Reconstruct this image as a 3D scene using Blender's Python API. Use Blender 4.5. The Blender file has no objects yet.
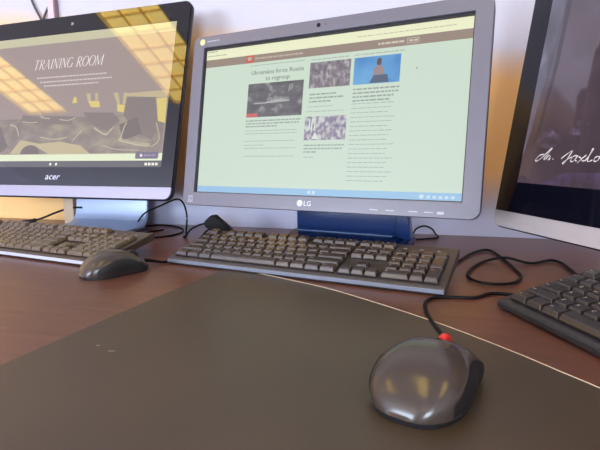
import bpy, bmesh, math, random
from mathutils import Vector, Matrix
random.seed(7)
C = bpy.context.scene.collection
PI = math.pi

# ------------------------------------------------------------------ camera, world, light, exposure
def lin(c):
    return tuple((x/255/12.92) if x/255 <= .04045 else ((x/255+.055)/1.055)**2.4 for x in c)
sc = bpy.context.scene
CAMH = 0.1831
cd = bpy.data.cameras.new('camera'); cam = bpy.data.objects.new('camera', cd); C.objects.link(cam)
pitch, roll = 0.1571, -0.01139
fw = Vector((0, math.cos(pitch), -math.sin(pitch))); rt = Vector((1, 0, 0)); up = rt.cross(fw)
r2 = math.cos(roll)*rt + math.sin(roll)*up; u2 = -math.sin(roll)*rt + math.cos(roll)*up
M = Matrix((r2, u2, -fw)).transposed().to_4x4(); M.translation = (0, 0, CAMH)
cam.matrix_world = M
cd.sensor_fit = 'HORIZONTAL'; cd.sensor_width = 36; cd.lens = 468.28/600*36; cd.clip_start = .01
sc.camera = cam
sc.view_settings.view_transform = 'Standard'; sc.view_settings.look = 'None'
sc.view_settings.gamma = 1; sc.view_settings.exposure = 0.0; sc.view_settings.use_curve_mapping = False
w = bpy.data.worlds.new('sky'); sc.world = w; w.use_nodes = True
bg = w.node_tree.nodes['Background']; bg.inputs[0].default_value = (.62, .78, 1, 1); bg.inputs[1].default_value = 4.0
LAMP = 5.8                      # radiance of the ceiling diffusers
WALL_A, WALL_Y = -0.2952, 1.0954  # heading of the back wall and where it crosses x = 0
ROOM = Matrix.Translation((0, WALL_Y, 0)) @ Matrix.Rotation(WALL_A, 4, 'Z')
def RW(s, q, z): return ROOM @ Vector((s, -q, z))   # s along the wall, q out from it
def area_light(name, s, q, z, sx, sz, power, col):
    l = bpy.data.lights.new(name, 'AREA'); l.shape = 'RECTANGLE'; l.size = sx; l.size_y = sz; l.energy = power; l.color = col
    o = bpy.data.objects.new(name, l); C.objects.link(o)
    o.matrix_world = ROOM @ Matrix.Translation((s, -q, z)) @ Matrix.Rotation(PI/2, 4, 'X')
    return o
WINS = [(-3.3, 2.7), (1.5, 1.7)]       # windows behind the photographer: centre, width; second added to light the wall gap
for s, wd in WINS:
    area_light('window_daylight', s, 6.12, .75, wd-.06, 1.55, 104*wd, (.72, .82, 1.0))

# ------------------------------------------------------------------ materials
MATS = {}
def mat(name, col, rough=.5, metal=0, coat=0, emit=None, es=1, spec=.5, noise=None, bump=None, ior=None):
    if name in MATS: return MATS[name]
    m = bpy.data.materials.new(name); m.use_nodes = True; nt = m.node_tree; b = nt.nodes['Principled BSDF']
    c = lin(col); b.inputs['Base Color'].default_value = (*c, 1)
    b.inputs['Roughness'].default_value = rough; b.inputs['Metallic'].default_value = metal
    b.inputs['Coat Weight'].default_value = coat; b.inputs['Coat Roughness'].default_value = .03
    b.inputs['Specular IOR Level'].default_value = spec
    if ior: b.inputs['IOR'].default_value = ior
    if emit: b.inputs['Emission Color'].default_value = (*lin(emit), 1); b.inputs['Emission Strength'].default_value = es
    if noise or bump:
        tc = nt.nodes.new('ShaderNodeTexCoord')
    if noise:   # (scale, other colour, stretch)
        mp = nt.nodes.new('ShaderNodeMapping'); mp.inputs['Scale'].default_value = noise[2]
        nz = nt.nodes.new('ShaderNodeTexNoise'); nz.inputs['Scale'].default_value = noise[0]; nz.inputs['Detail'].default_value = 6
        rp = nt.nodes.new('ShaderNodeValToRGB'); rp.color_ramp.elements[0].position = .35; rp.color_ramp.elements[1].position = .68
        rp.color_ramp.elements[0].color = (*c, 1); rp.color_ramp.elements[1].color = (*lin(noise[1]), 1)
        nt.links.new(tc.outputs['Object'], mp.inputs[0]); nt.links.new(mp.outputs[0], nz.inputs['Vector'])
        nt.links.new(nz.outputs[0], rp.inputs[0]); nt.links.new(rp.outputs[0], b.inputs['Base Color'])
    if bump:    # (scale, strength)
        n2 = nt.nodes.new('ShaderNodeTexNoise'); n2.inputs['Scale'].default_value = bump[0]; n2.inputs['Detail'].default_value = 3
        bp = nt.nodes.new('ShaderNodeBump'); bp.inputs['Strength'].default_value = bump[1]; bp.inputs['Distance'].default_value = .001
        nt.links.new(tc.outputs['Object'], n2.inputs['Vector']); nt.links.new(n2.outputs[0], bp.inputs['Height'])
        nt.links.new(bp.outputs[0], b.inputs['Normal'])
    MATS[name] = m; return m
def lit(name, col, gloss, noise=None, k=1.0):
    """a lit patch of a display under its cover (gloss: 'glass' or 'matte')"""
    key = name+gloss
    if key in MATS: return MATS[key]
    m = mat(key, (8, 8, 9), .04 if gloss == 'glass' else .42, emit=col, es=k, ior=1.75 if gloss == 'glass' else 1.4)
    if noise:   # (scale, [(pos, colour), ...], stretch)
        nt = m.node_tree; b = nt.nodes['Principled BSDF']
        tc = nt.nodes.new('ShaderNodeTexCoord'); mp = nt.nodes.new('ShaderNodeMapping'); mp.inputs['Scale'].default_value = noise[2]
        nz = nt.nodes.new('ShaderNodeTexNoise'); nz.inputs['Scale'].default_value = noise[0]; nz.inputs['Detail'].default_value = 4
        rp = nt.nodes.new('ShaderNodeValToRGB'); el = rp.color_ramp.elements
        while len(el) < len(noise[1]): el.new(.5)
        for e, (p, cc) in zip(el, noise[1]): e.position = p; e.color = (*lin(cc), 1)
        nt.links.new(tc.outputs['Object'], mp.inputs[0]); nt.links.new(mp.outputs[0], nz.inputs['Vector'])
        nt.links.new(nz.outputs[0], rp.inputs[0]); nt.links.new(rp.outputs[0], b.inputs['Emission Color'])
    return m

# ------------------------------------------------------------------ mesh helpers
def ident(x, y, z): return Vector((x, y, z))
class MB:
    def __init__(s): s.v = []; s.f = []; s.mi = []
    def add(s, vs, fs, mi=0):
        b = len(s.v); s.v += [Vector(q) for q in vs]
        for f in fs: s.f.append([b+i for i in f]); s.mi.append(mi)
        return s
    def box(s, x0, x1, y0, y1, z0, z1, T=ident, mi=0):
        vs = [T(x, y, z) for z in (z0, z1) for y in (y0, y1) for x in (x0, x1)]
        return s.add(vs, [(0, 2, 3, 1), (4, 5, 7, 6), (0, 1, 5, 4), (2, 6, 7, 3), (0, 4, 6, 2), (1, 3, 7, 5)], mi)
    def prism(s, poly, a, b, T, mi=0):
        """poly of (x, z) extruded along y from a to b"""
        n = len(poly)
        vs = [T(x, a, z) for x, z in poly]+[T(x, b, z) for x, z in poly]
        fs = [tuple(range(n)), tuple(range(2*n-1, n-1, -1))]+[(i, i+n, (i+1) % n+n, (i+1) % n) for i in range(n)]
        return s.add(vs, fs, mi)
    def ring(s, po, pi, a, b, T, mi=0):
        n = len(po)
        vs = [T(x, y, z) for y in (a, b) for p in (po, pi) for x, z in p]
        fs = []
        for i in range(n):
            j = (i+1) % n
            fs += [(i, j, n+j, n+i), (2*n+i, 3*n+i, 3*n+j, 2*n+j), (i, 2*n+i, 2*n+j, j), (n+i, n+j, 3*n+j, 3*n+i)]
        return s.add(vs, fs, mi)
    def flat(s, poly, y, T, mi=0):
        return s.add([T(x, y, z) for x, z in poly], [tuple(range(len(poly)))], mi)
    def loft(s, rings, mi=0, caps=True, closed=True):
        n = len(rings[0]); vs = [p for r in rings for p in r]; fs = []
        for k in range(len(rings)-1):
            for i in range(n if closed else n-1):
                j = (i+1) % n
                fs.append((k*n+i, k*n+j, (k+1)*n+j, (k+1)*n+i))
        if caps: fs += [tuple(range(n-1, -1, -1)), tuple(range((len(rings)-1)*n, len(rings)*n))]
        return s.add(vs, fs, mi)
    def tube(s, pts, r, n=8, mi=0, taper=None):
        pts = [Vector(p) for p in pts]; rings = []; ref = Vector((0, 0, 1))
        for i, p in enumerate(pts):
            t = (pts[min(i+1, len(pts)-1)]-pts[max(i-1, 0)]).normalized()
            a = t.cross(ref)
            if a.length < .05: a = t.cross(Vector((1, 0, 0)))
            a.normalize(); b = t.cross(a)
            rr = r if taper is None else taper[i]
            rings.append([p+a*rr*math.cos(2*PI*k/n)+b*rr*math.sin(2*PI*k/n) for k in range(n)])
        return s.loft(rings, mi)
    def build(s, name, mats, parent=None, bevel=0, seg=2, smooth=False, sub=0):
        me = bpy.data.meshes.new(name); me.from_pydata(s.v, [], s.f)
        for m in (mats if isinstance(mats, (list, tuple)) else [mats]): me.materials.append(m)
        for p, i in zip(me.polygons, s.mi): p.material_index = i; p.use_smooth = smooth
        bm = bmesh.new(); bm.from_mesh(me); bmesh.ops.recalc_face_normals(bm, faces=bm.faces); bm.to_mesh(me); bm.free()
        o = bpy.data.objects.new(name, me); C.objects.link(o); o.parent = parent
        if bevel:
            b = o.modifiers.new('bevel', 'BEVEL'); b.width = bevel; b.segments = seg; b.limit_method = 'ANGLE'; b.angle_limit = .6
            for p in me.polygons: p.use_smooth = True
            wn = o.modifiers.new('normals', 'WEIGHTED_NORMAL'); wn.keep_sharp = True
        if sub:
            m = o.modifiers.new('sub', 'SUBSURF'); m.levels = m.render_levels = sub
        return o
def rrect(x0, x1, z0, z1, r, n=6):
    """rounded rectangle; r one radius or (tr, tl, bl, br)"""
    rr = r if isinstance(r, tuple) else (r,)*4
    out = []
    for k, (cx, cz, q) in enumerate(((x1, z1, rr[0]), (x0, z1, rr[1]), (x0, z0, rr[2]), (x1, z0, rr[3]))):
        sx = -1 if k in (0, 3) else 1; sz = -1 if k in (0, 1) else 1
        for i in range(n+1):
            a = k*PI/2+i/n*PI/2
            out.append((cx+sx*q+q*math.cos(a), cz+sz*q+q*math.sin(a)))
    return out
def spline(pts, k=8, close=False):
    P = [Vector(p) for p in pts]; out = []; n = len(P)
    for i in range(n if close else n-1):
        if close: p0, p1, p2, p3 = P[i-1], P[i], P[(i+1) % n], P[(i+2) % n]
        else: p0, p1, p2, p3 = P[max(i-1, 0)], P[i], P[i+1], P[min(i+2, n-1)]
        for j in range(k):
            t = j/k
            out.append(.5*((2*p1)+(p2-p0)*t+(2*p0-5*p1+4*p2-p3)*t*t+(3*p1-p0-3*p2+p3)*t**3))
    if not close: out.append(P[-1])
    return out
def ribbon(mb, pts, wd, y, T, mi=0):
    """flat brush stroke through 2-d points on a face; wd one width or one per point"""
    n = len(pts); L = []; R = []
    for i in range(n):
        a = Vector(pts[max(i-1, 0)]).to_2d(); b = Vector(pts[min(i+1, n-1)]).to_2d(); t = (b-a)
        t = t.normalized() if t.length > 1e-9 else Vector((1, 0)); q = Vector((-t.y, t.x)); p = Vector(pts[i]).to_2d()
        ww = wd if not isinstance(wd, (list, tuple)) else wd[i]
        L.append(p+q*ww/2); R.append(p-q*ww/2)
    vs = [T(p.x, y, p.y) for p in L]+[T(p.x, y, p.y) for p in R]
    mb.add(vs, [(i, i+1, n+i+1, n+i) for i in range(n-1)], mi)
def thing(name, label, cat, loc=(0, 0, 0), rz=0, group=None):
    o = bpy.data.objects.new(name, None); C.objects.link(o); o.location = loc; o.rotation_euler = (0, 0, rz); o.empty_display_size = .05
    return tag(o, label, cat, group)
def tag(o, label, cat, group=None):
    o['label'] = label; o['category'] = cat
    if group: o['group'] = group
    return o
def struct(o): o['kind'] = 'structure'; return o
_glyph = {}
def text_mesh(txt):
    """verts, faces of a line of lettering, height of capitals about 0.7, centred in x"""
    if txt in _glyph: return _glyph[txt]
    cu = bpy.data.curves.new('lettering', 'FONT'); cu.body = txt; cu.align_x = 'CENTER'; cu.resolution_u = 2
    o = bpy.data.objects.new('lettering', cu); C.objects.link(o)
    me = bpy.data.meshes.new_from_object(o)
    res = ([v.co.copy() for v in me.vertices], [tuple(p.vertices) for p in me.polygons])
    bpy.data.objects.remove(o); bpy.data.curves.remove(cu); bpy.data.meshes.remove(me)
    _glyph[txt] = res; return res
def letter(mb, txt, x, z, size, y, T, mi=0, sx=1, shear=0):
    vs, fs = text_mesh(txt)
    mb.add([T(x+(v.x+shear*v.y)*size*sx, y, z+v.y*size) for v in vs], fs, mi)
class Frame:
    """local frame of a thing: world points in, local points out"""
    def __init__(s, loc, rz): s.m = (Matrix.Translation(loc) @ Matrix.Rotation(rz, 4, 'Z')).inverted()
    def __call__(s, p): return s.m @ Vector(p)

# ------------------------------------------------------------------ the room
FLOOR, CEIL, S0, S1, Q1 = -.74, 1.95, -5.2, 3.2, 6.0
def RT(x, y, z): return RW(x, y, z)
white = mat('ceiling_paint', (236, 232, 240), .9, bump=(60, .1))
wallm = mat('wall_paint', (226, 220, 234), .85, bump=(90, .08))
struct(MB().box(S0, S1, -.1, Q1, FLOOR-.05, FLOOR, RT).build('floor', mat('floor_carpet', (92, 86, 92), .95, noise=(60, (70, 66, 72), (1, 1, 1)))))
struct(MB().box(S0, S1, -.1, Q1, CEIL+.14, CEIL+.2, RT).build('ceiling', white))
# back wall: white above an ochre-orange band whose soft upper edge slopes down to the right
bm_ = bpy.data.materials.new('painted_back_wall'); bm_.use_nodes = True; nt = bm_.node_tree; b = nt.nodes['Principled BSDF']
b.inputs['Roughness'].default_value = .8
g = nt.nodes.new('ShaderNodeNewGeometry'); sp = nt.nodes.new('ShaderNodeSeparateXYZ'); nt.links.new(g.outputs['Position'], sp.inputs[0])
m1 = nt.nodes.new('ShaderNodeMath'); m1.operation = 'MULTIPLY_ADD'; m1.inputs[1].default_value = .16
nt.links.new(sp.outputs['X'], m1.inputs[0]); nt.links.new(sp.outputs['Z'], m1.inputs[2])
nz = nt.nodes.new('ShaderNodeTexNoise'); nz.inputs['Scale'].default_value = 9; nt.links.new(g.outputs['Position'], nz.inputs['Vector'])
m2 = nt.nodes.new('ShaderNodeMath'); m2.operation = 'MULTIPLY_ADD'; m2.inputs[1].default_value = .03
nt.links.new(nz.outputs[0], m2.inputs[0]); nt.links.new(m1.outputs[0], m2.inputs[2])
rp = nt.nodes.new('ShaderNodeValToRGB'); e = rp.color_ramp.elements
e[0].position = .40; e[0].color = (*lin((248, 200, 132)), 1); e[1].position = .465; e[1].color = (*lin((206, 204, 212)), 1)
nt.links.new(m2.outputs[0], rp.inputs[0])
# low grey-lavender band above the desk, from behind the left stand rightwards, cool light and monitor shade put into the wall colour
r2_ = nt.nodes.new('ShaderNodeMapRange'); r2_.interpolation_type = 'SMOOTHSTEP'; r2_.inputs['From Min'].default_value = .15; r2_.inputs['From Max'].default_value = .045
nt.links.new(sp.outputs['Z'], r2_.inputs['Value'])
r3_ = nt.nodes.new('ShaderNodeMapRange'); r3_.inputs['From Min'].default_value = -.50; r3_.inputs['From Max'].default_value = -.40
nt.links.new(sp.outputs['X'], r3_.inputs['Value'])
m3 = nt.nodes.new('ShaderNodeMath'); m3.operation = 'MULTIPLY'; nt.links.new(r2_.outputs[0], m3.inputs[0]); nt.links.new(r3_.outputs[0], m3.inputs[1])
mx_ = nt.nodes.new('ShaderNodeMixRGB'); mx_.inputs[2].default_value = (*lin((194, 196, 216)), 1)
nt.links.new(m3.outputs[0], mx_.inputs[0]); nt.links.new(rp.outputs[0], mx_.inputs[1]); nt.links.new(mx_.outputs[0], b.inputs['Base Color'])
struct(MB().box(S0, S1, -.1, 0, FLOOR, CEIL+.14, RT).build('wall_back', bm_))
struct(MB().box(S0-.1, S0, -.1, Q1, FLOOR, CEIL+.14, RT).build('wall_left', wallm))
struct(MB().box(S1, S1+.1, -.1, Q1, FLOOR, CEIL+.14, RT).build('wall_right', wallm))
# wall behind the photographer, with window openings, the second added for its light
WZ0, WZ1 = -.05, 1.55
mb = MB(); prev = S0
for s, wd in WINS:
    mb.box(prev, s-wd/2, Q1, Q1+.1, FLOOR, CEIL+.14, RT); prev = s+wd/2
    mb.box(s-wd/2, s+wd/2, Q1, Q1+.1, FLOOR, WZ0, RT); mb.box(s-wd/2, s+wd/2, Q1, Q1+.1, WZ1, CEIL+.14, RT)
mb.box(prev, S1, Q1, Q1+.1, FLOOR, CEIL+.14, RT)
struct(mb.build('wall_front', wallm))
frm = mat('window_frame_paint', (225, 225, 228), .5)
for i, (s, wd) in enumerate(WINS):
    a, c = s-wd/2, s+wd/2
    f = MB().box(a, c, Q1+.02, Q1+.08, WZ0, WZ0+.05, RT).box(a, c, Q1+.02, Q1+.08, WZ1-.05, WZ1, RT)
    f.box(a, a+.05, Q1+.02, Q1+.08, WZ0+.05, WZ1-.05, RT).box(c-.05, c, Q1+.02, Q1+.08, WZ0+.05, WZ1-.05, RT)
    f.box(s-.025, s+.025, Q1+.02, Q1+.08, WZ0+.05, WZ1-.05, RT)
    struct(f.build('window_%d' % (i+1), frm))
# ------------------------------------------------------------------ ceiling lights (two rows of louvred troffers)
gold = mat('louver_gold', (255, 226, 150), .5, metal=.2)
housing = mat('troffer_enamel', (235, 225, 200), .5)
diff = bpy.data.materials.new('lamp_diffuser'); diff.use_nodes = True; nt = diff.node_tree; b = nt.nodes['Principled BSDF']
b.inputs['Base Color'].default_value = (.8, .7, .4, 1); b.inputs['Emission Color'].default_value = (1, .71, .19, 1); b.inputs['Emission Strength'].default_value = LAMP
struct_tiles = MB()
LS = [-3.47, -1.79, -.11, 1.57]; LQ = [(.97, 2.19), (4.2, 5.42)]
for r, (q0, q1) in enumerate(LQ):
    for k, s in enumerate(LS):
        cx = (q0+q1)/2
        row = 'row nearest the computer wall' if r == 0 else 'row nearest the windows'
        t = thing('ceiling_light', 'golden louvred ceiling light, %s from the left in the %s' % (('first', 'second', 'third', 'fourth')[k], row), 'ceiling light', RW(s, cx, CEIL), WALL_A, 'louvred ceiling lights')
        L = (q1-q0)/2; W = .245
        h = MB().box(-W-.02, W+.02, -L-.02, L+.02, .09, .10).box(-W-.02, -W, -L-.02, L+.02, 0, .09).box(W, W+.02, -L-.02, L+.02, 0, .09)
        h.box(-W, W, -L-.02, -L, 0, .09).box(-W, W, L, L+.02, 0, .09)
        h.build('housing', housing, t)
        MB().box(-W, W, -L, L, .034, .05).build('diffuser', diff, t)
        lv = MB()
        for i in (1, 2): x = -W+2*W*i/3; lv.box(x-.003, x+.003, -L, L, .012, .032)
        for i in range(1, 8): y = -L+2*L*i/8; lv.box(-W, W, y-.003, y+.003, .012, .032)
        lv.build('louver', gold, t)
# suspended ceiling around the fittings
xs = [S0]+[v for s in LS for v in (s-.27, s+.27)]+[S1]; ys = [-.1]+[v for q in LQ for v in (q[0]-.025, q[1]+.025)]+[Q1]
cm = MB()
for i in range(len(xs)-1):
    for j in range(len(ys)-1):
        if i % 2 == 1 and j % 2 == 1: continue
        cm.box(xs[i], xs[i+1], ys[j], ys[j+1], CEIL, CEIL+.02, RT)
struct(cm.build('ceiling_tiles', white))

# ------------------------------------------------------------------ desk
desk_m = mat('desk_laminate', (112, 74, 58), .30, noise=(14, (96, 63, 50), (1, 9, 1)), bump=(220, .05))
desk = thing('desk', 'long dark brown laminate desk along the orange and white wall', 'desk', RW(0, .5, FLOOR), WALL_A)
DF = Frame(RW(0, .5, FLOOR), WALL_A)
def DT(s, q, z): return DF(RW(s, q, z))
MB().box(-2.2, 2.2, .001, 1.14, -.03, 0, DT).build('tabletop', desk_m, desk, bevel=.003)
for s in (-2.15, 0, 2.1): MB().box(s, s+.03, .03, 1.05, FLOOR+.001, -.03, DT).build('side_panel', desk_m, desk)
MB().box(-2.15, 2.13, .03, .05, FLOOR+.1, -.03, DT).build('back_panel', desk_m, desk)

# dark writing mat with a curved, pale-edged rear side
MAT_T = .0012
arc = [(-.113, .7225), (-.0943, .7075), (-.058, .6815), (-.0153, .6480), (.0389, .6011), (.0843, .5495), (.1135, .5143), (.1465, .4712), (.1733, .4307), (.1951, .3943), (.2127, .3615), (.2279, .3334), (.245, .295), (.262, .25), (.275, .2)]
arcs = [(v.x, v.y) for v in spline([(x, y, 0) for x, y in arc], 5)]
left = [(-.33, .23), (-.2629, .3842), (-.2195, .4884), (-.1884, .5631), (-.1417, .6650)]
outline = left+arcs+[(.28, .12), (-.2, .09), (-.34, .16)]
dm = thing('desk_mat', 'dark olive-brown desk mat with pale curved rear edge, under the nearest mouse', 'desk mat', (0, .4, .0002))
def MT(x, y, z): return Vector((x, z-.4, y))
MB().prism(outline, 0, MAT_T, MT).build('mat_sheet', mat('mat_vinyl', (76, 63, 45), .42, noise=(7, (68, 57, 41), (1, 1, 1)), bump=(300, .06)), dm)
MB().tube([(x, y-.4, MAT_T) for x, y in arcs], .00055, 6).build('edge_piping', mat('piping_beige', (214, 196, 164), .5), dm, smooth=True)

sf = MB()
for x, y, l in ((-.1795, .4110, .006), (-.1960, .4240, .0035)): sf.box(x, x+l, y-.4, y-.4+.0012, MAT_T, MAT_T+.0002)
sf.build('scuff_mark', mat('scuff_pale', (170, 150, 130), .6), dm)

# ------------------------------------------------------------------ displays
def monitor_frame(x, y, z, yaw, tilt, u0, n0):
    """root placed where the stand rests; T maps (along, behind, up the face) to root space, G maps untilted"""
    e_ = Vector((math.cos(yaw), math.sin(yaw), 0)); n_ = Vector((-math.sin(yaw), math.cos(yaw), 0))
    loc = Vector((x, y, 0))+u0*e_+n0*n_
    ct, st = math.cos(tilt), math.sin(tilt)
    T = lambda u, d, v: Vector((u-u0, v*st+d*ct-n0, z+v*ct-d*st))
    G = lambda u, d, v: Vector((u-u0, d-n0, v))
    return loc, T, G
def bars(mb, x0, x1, z, hgt, y, T, mi=0, words=True):
    """one line of small print as word-long dashes"""
    x = x0
    while x < x1-.003:
        l = min(random.uniform(.003, .011), x1-x)
        mb.add([T(x, y, z), T(x+l, y, z), T(x+l, y, z+hgt), T(x, y, z+hgt)], [(0, 1, 2, 3)], mi)
        x += l+.0014
def rect(x0, x1, z0, z1): return [(x0, z0), (x1, z0), (x1, z1), (x0, z1)]

# ---- middle display
W, H = .4752, .2673
loc, T, G = monitor_frame(-.1947, .8691, .1096, -.4809, .1829, .245, .13)
t = thing('computer_monitor', 'grey-framed all-in-one computer showing a pale news page, middle of the three displays', 'computer', loc, -.4809)
grey = mat('monitor_grey_plastic', (112, 110, 120), .34, bump=(900, .04))
navy = mat('stand_navy_gloss', (22, 46, 92), .18)
dark = mat('dark_plastic', (30, 29, 32), .4)
B, TP, SD = .0241, .0215, .0245
outer = rrect(-SD, W+SD, -B, H+TP, .014); inner = rrect(0, W, 0, H, .0008)
bez = MB().ring(outer, inner, -.004, .006, T).build('bezel', grey, t, bevel=.0014)
MB().ring(rrect(0, W, 0, H, .0008), rrect(.0032, W-.0012, .0012, H-.0045, .0008), -.0005, .004, T).build('screen_gasket', mat('gasket_black', (14, 14, 22), .5), t)
shell = MB().loft([[T(a, d, c) for a, c in rrect(-SD+i, W+SD-i, -B+i, H+TP-i, .014)] for d, i in ((.006, 0), (.022, .001), (.034, .02), (.042, .06))])
shell.build('back_shell', mat('monitor_back_black', (24, 24, 34), .4), t, smooth=True)
scr = MB().flat(rect(.0025, W-.001, .001, H-.0035), .0025, T).build('screen', lit('news_page', (200, 217, 200), 'matte'), t)
def L1(name, mb, m): return mb.build(name, m, scr)
lay = lambda k: .0025-.0002*k
L1('browser_bar', MB().flat(rect(.0025, W-.001, .2455, H-.0035), lay(1), T), lit('tab_strip', (232, 234, 198), 'matte'))
L1('site_banner', MB().flat(rect(.0025, W-.001, .2315, .2455), lay(1), T), lit('banner_brown', (146, 130, 118), 'matte'))
L1('taskbar', MB().flat(rect(.0025, W-.001, .001, .0125), lay(1), T), lit('shelf_blue', (150, 190, 222), 'matte'))
m = MB()
for i in range(2): m.flat(rect(.232+.008*i, .2375+.008*i, .004, .0095), lay(2), T)
L1('app_icons', m, lit('icon_pale', (196, 218, 232), 'matte'))
m = MB()
for i in range(5): m.flat(rect(.425+.0085*i, .430+.0085*i, .004, .008), lay(2), T)
m.flat(rrect(.414, .421, .0032, .0096, .003, 4), lay(2), T)
L1('clock_icons', m, lit('icon_pale', (196, 218, 232), 'matte'))
L1('red_tab', MB().flat(rect(.092, .108, .2315, .2455), lay(2), T), lit('tab_red', (196, 92, 80), 'matte'))
m = MB(); bars(m, .111, .205, .237, .003, lay(2), T); m.flat(rrect(.0955, .1035, .2360, .2420, .001, 3), lay(3), T)
L1('banner_menu', m, lit('banner_text', (186, 172, 158), 'matte'))
m = MB(); bars(m, .335, .378, .237, .0032, lay(2), T)
m.ring(rrect(.380, .398, .2345, .2425, .001, 3), rrect(.3807, .3973, .2352, .2418, .001, 3), lay(2), lay(2)+.0001, T); bars(m, .383, .396, .237, .003, lay(2), T)
L1('banner_lettering', m, lit('banner_text2', (206, 192, 178), 'matte'))
m = MB(); bars(m, .006, .03, .259, .0022, lay(2), T); bars(m, .006, .05, .2515, .0018, lay(2), T)
L1('tab_lettering', m, lit('tab_text', (176, 180, 158), 'matte'))
m = MB(); bars(m, .30, .45, .253, .0012, lay(2), T)
L1('address_lettering', m, lit('tab_text', (176, 180, 158), 'matte'))
ink = lit('ink_dark', (92, 96, 90), 'matte'); soft = lit('ink_grey', (158, 170, 160), 'matte')
m = MB(); letter(m, 'Ukrainians force Russia', .157, .2100, .0108, lay(1), T, sx=1.02); letter(m, 'to regroup', .1595, .1985, .0108, lay(1), T)
L1('headline', m, ink)
for x0, x1, z in ((.102, .21, .2255), (.222, .29, .2245), (.298, .38, .2245)):
    m = MB(); bars(m, x0, x1, z, .0013, lay(1), T); L1('section_lettering', m, soft)
m = MB()
for z in (.1105, .1055, .0925, .080, .066): bars(m, .101, .205, z, .0011, lay(1), T)
bars(m, .101, .14, .0855, .0011, lay(1), T); L1('small_print', m, soft)
m = MB(); bars(m, .222, .27, .147, .0011, lay(1), T); bars(m, .22, .285, .139, .0011, lay(1), T); L1('small_print', m, soft)
m = MB(); bars(m, .22, .24, .064, .0011, lay(1), T); L1('small_print', m, soft)
m = MB()
for i in range(18): bars(m, .298, .37-.006*(i % 3), .1475-.0071*i, .0011, lay(1), T)
L1('small_print', m, soft)
for x0, hh, ls in ((.101, .0022, ((.21, .1275), (.207, .1225), (.165, .1175))), (.223, .0025, ((.27, .1665), (.287, .1605), (.262, .1545))),
                   (.219, .0021, ((.29, .083), (.287, .0775), (.242, .072))), (.299, .0025, ((.373, .1695), (.372, .1635), (.365, .1575), (.36, .1515)))):
    m = MB()
    for x1, z in ls: bars(m, x0, x1, z, hh, lay(1), T)
    L1('story_heading', m, lit('ink_mid', (150, 160, 152), 'matte'))
L1('news_photo', MB().flat(rect(.101, .2105, .135, .194), lay(1), T), lit('photo_ruins', (96, 92, 100), 'matte', (55, [(.3, (84, 80, 88)), (.58, (104, 102, 106)), (.72, (150, 150, 152))], (1, 1, 1.8))))
m = MB(); ribbon(m, [(.115, .159), (.14, .1592), (.185, .161)], .0022, lay(2), T); ribbon(m, [(.139, .1600), (.16, .1615), (.186, .1612)], [.002, .0055, .002], lay(2), T)
for x in (.183, .186, .189): ribbon(m, [(x, .176+.6*(x-.183)), (x+.0015, .189)], .0012, lay(2), T)
for i in range(16): x = .142+.0028*i; ribbon(m, [(x, .163), (x+.0008, .166+random.uniform(0, .006))], .0012, lay(2), T)
L1('photo_highlights', m, lit('photo_light', (172, 172, 172), 'matte'))
L1('red_tag', MB().flat(rect(.101, .1245, .1355, .1415), lay(3), T), lit('tag_red', (206, 96, 92), 'matte'))
crowd = lit('photo_crowd', (130, 122, 130), 'matte', (130, [(.32, (104, 98, 108)), (.52, (134, 124, 134)), (.70, (182, 180, 176))], (1.6, 1, .8)))
L1('news_photo', MB().flat(rect(.2205, .2925, .178, .2205), lay(1), T), crowd)
crowd2 = lit('photo_street', (150, 140, 150), 'matte', (120, [(.32, (110, 118, 148)), (.46, (152, 138, 156)), (.62, (200, 204, 202))], (1.3, 1, 1)))
L1('news_photo', MB().flat(rect(.218, .2915, .0925, .1315), lay(1), T), crowd2)
m = MB(); m.flat([(.232, .094), (.244, .094), (.238, .106)], lay(2), T)
for x in (.226, .231, .236): ribbon(m, [(x, .108), (x+.001, .128)], .0022, lay(2), T)
L1('photo_highlights', m, lit('photo_pale', (214, 222, 214), 'matte'))
L1('news_photo', MB().flat(rect(.298, .3725, .178, .2205), lay(1), T), lit('photo_blue', (88, 150, 206), 'matte', (18, [(.35, (72, 134, 196)), (.65, (104, 166, 214))], (1, 1, 1))))
m = MB().flat([(.325, .179), (.356, .179), (.353, .191), (.331, .191)], lay(2), T); L1('photo_lectern', m, lit('lectern_slate', (78, 94, 118), 'matte'))
m = MB().flat([(.330, .191), (.348, .191), (.346, .202), (.342, .206), (.336, .206), (.331, .201)], lay(3), T); L1('photo_speaker', m, lit('speaker_jacket', (150, 132, 132), 'matte'))
m = MB().flat(rrect(.3352, .3428, .2055, .217, .0038, 4), lay(3), T); L1('photo_speaker', m, lit('speaker_hair', (92, 76, 78), 'matte'))
m = MB().flat([(.397, .1985), (.397, .195), (.3985, .1957), (.3997, .1942)], lay(1), T); L1('mouse_pointer', m, lit('pointer', (60, 64, 64), 'matte'))
# marks on its frame
fz = -.0042
pale = mat('mark_white', (226, 230, 236), .5); palegrey = mat('mark_grey', (176, 180, 190), .5)
m = MB(); cx, cz = .2225, -.0118; m.flat([(cx+.0052*math.cos(a*PI/10), cz+.0052*math.sin(a*PI/10)) for a in range(20)], fz, T)
letter(m, 'LG', .2365, -.0158, .0115, fz, T); m.build('logo', pale, t)
m = MB(); ribbon(m, [(cx+.0036*math.cos(a*PI/12), cz+.0036*math.sin(a*PI/12)) for a in range(6, 25)], .0008, fz-.0002, T); ribbon(m, [(cx, cz+.0015), (cx, cz-.0012), (cx+.0014, cz-.0012)], .0008, fz-.0002, T); m.build('logo_face', grey, t)
m = MB()
for u in (.342, .367, .402, .424): m.flat(rect(u, u+.013, -.0172, -.0158), fz, T)
m.flat(rect(.4425, .452, -.0188, -.0148), fz, T); m.build('button_marks', palegrey, t)
m = MB().ring(rrect(-.011, -.001, -.0165, -.0065, .001, 3), rrect(-.0102, -.0018, -.0157, -.0073, .0008, 3), fz, fz+.0002, T)
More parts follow.
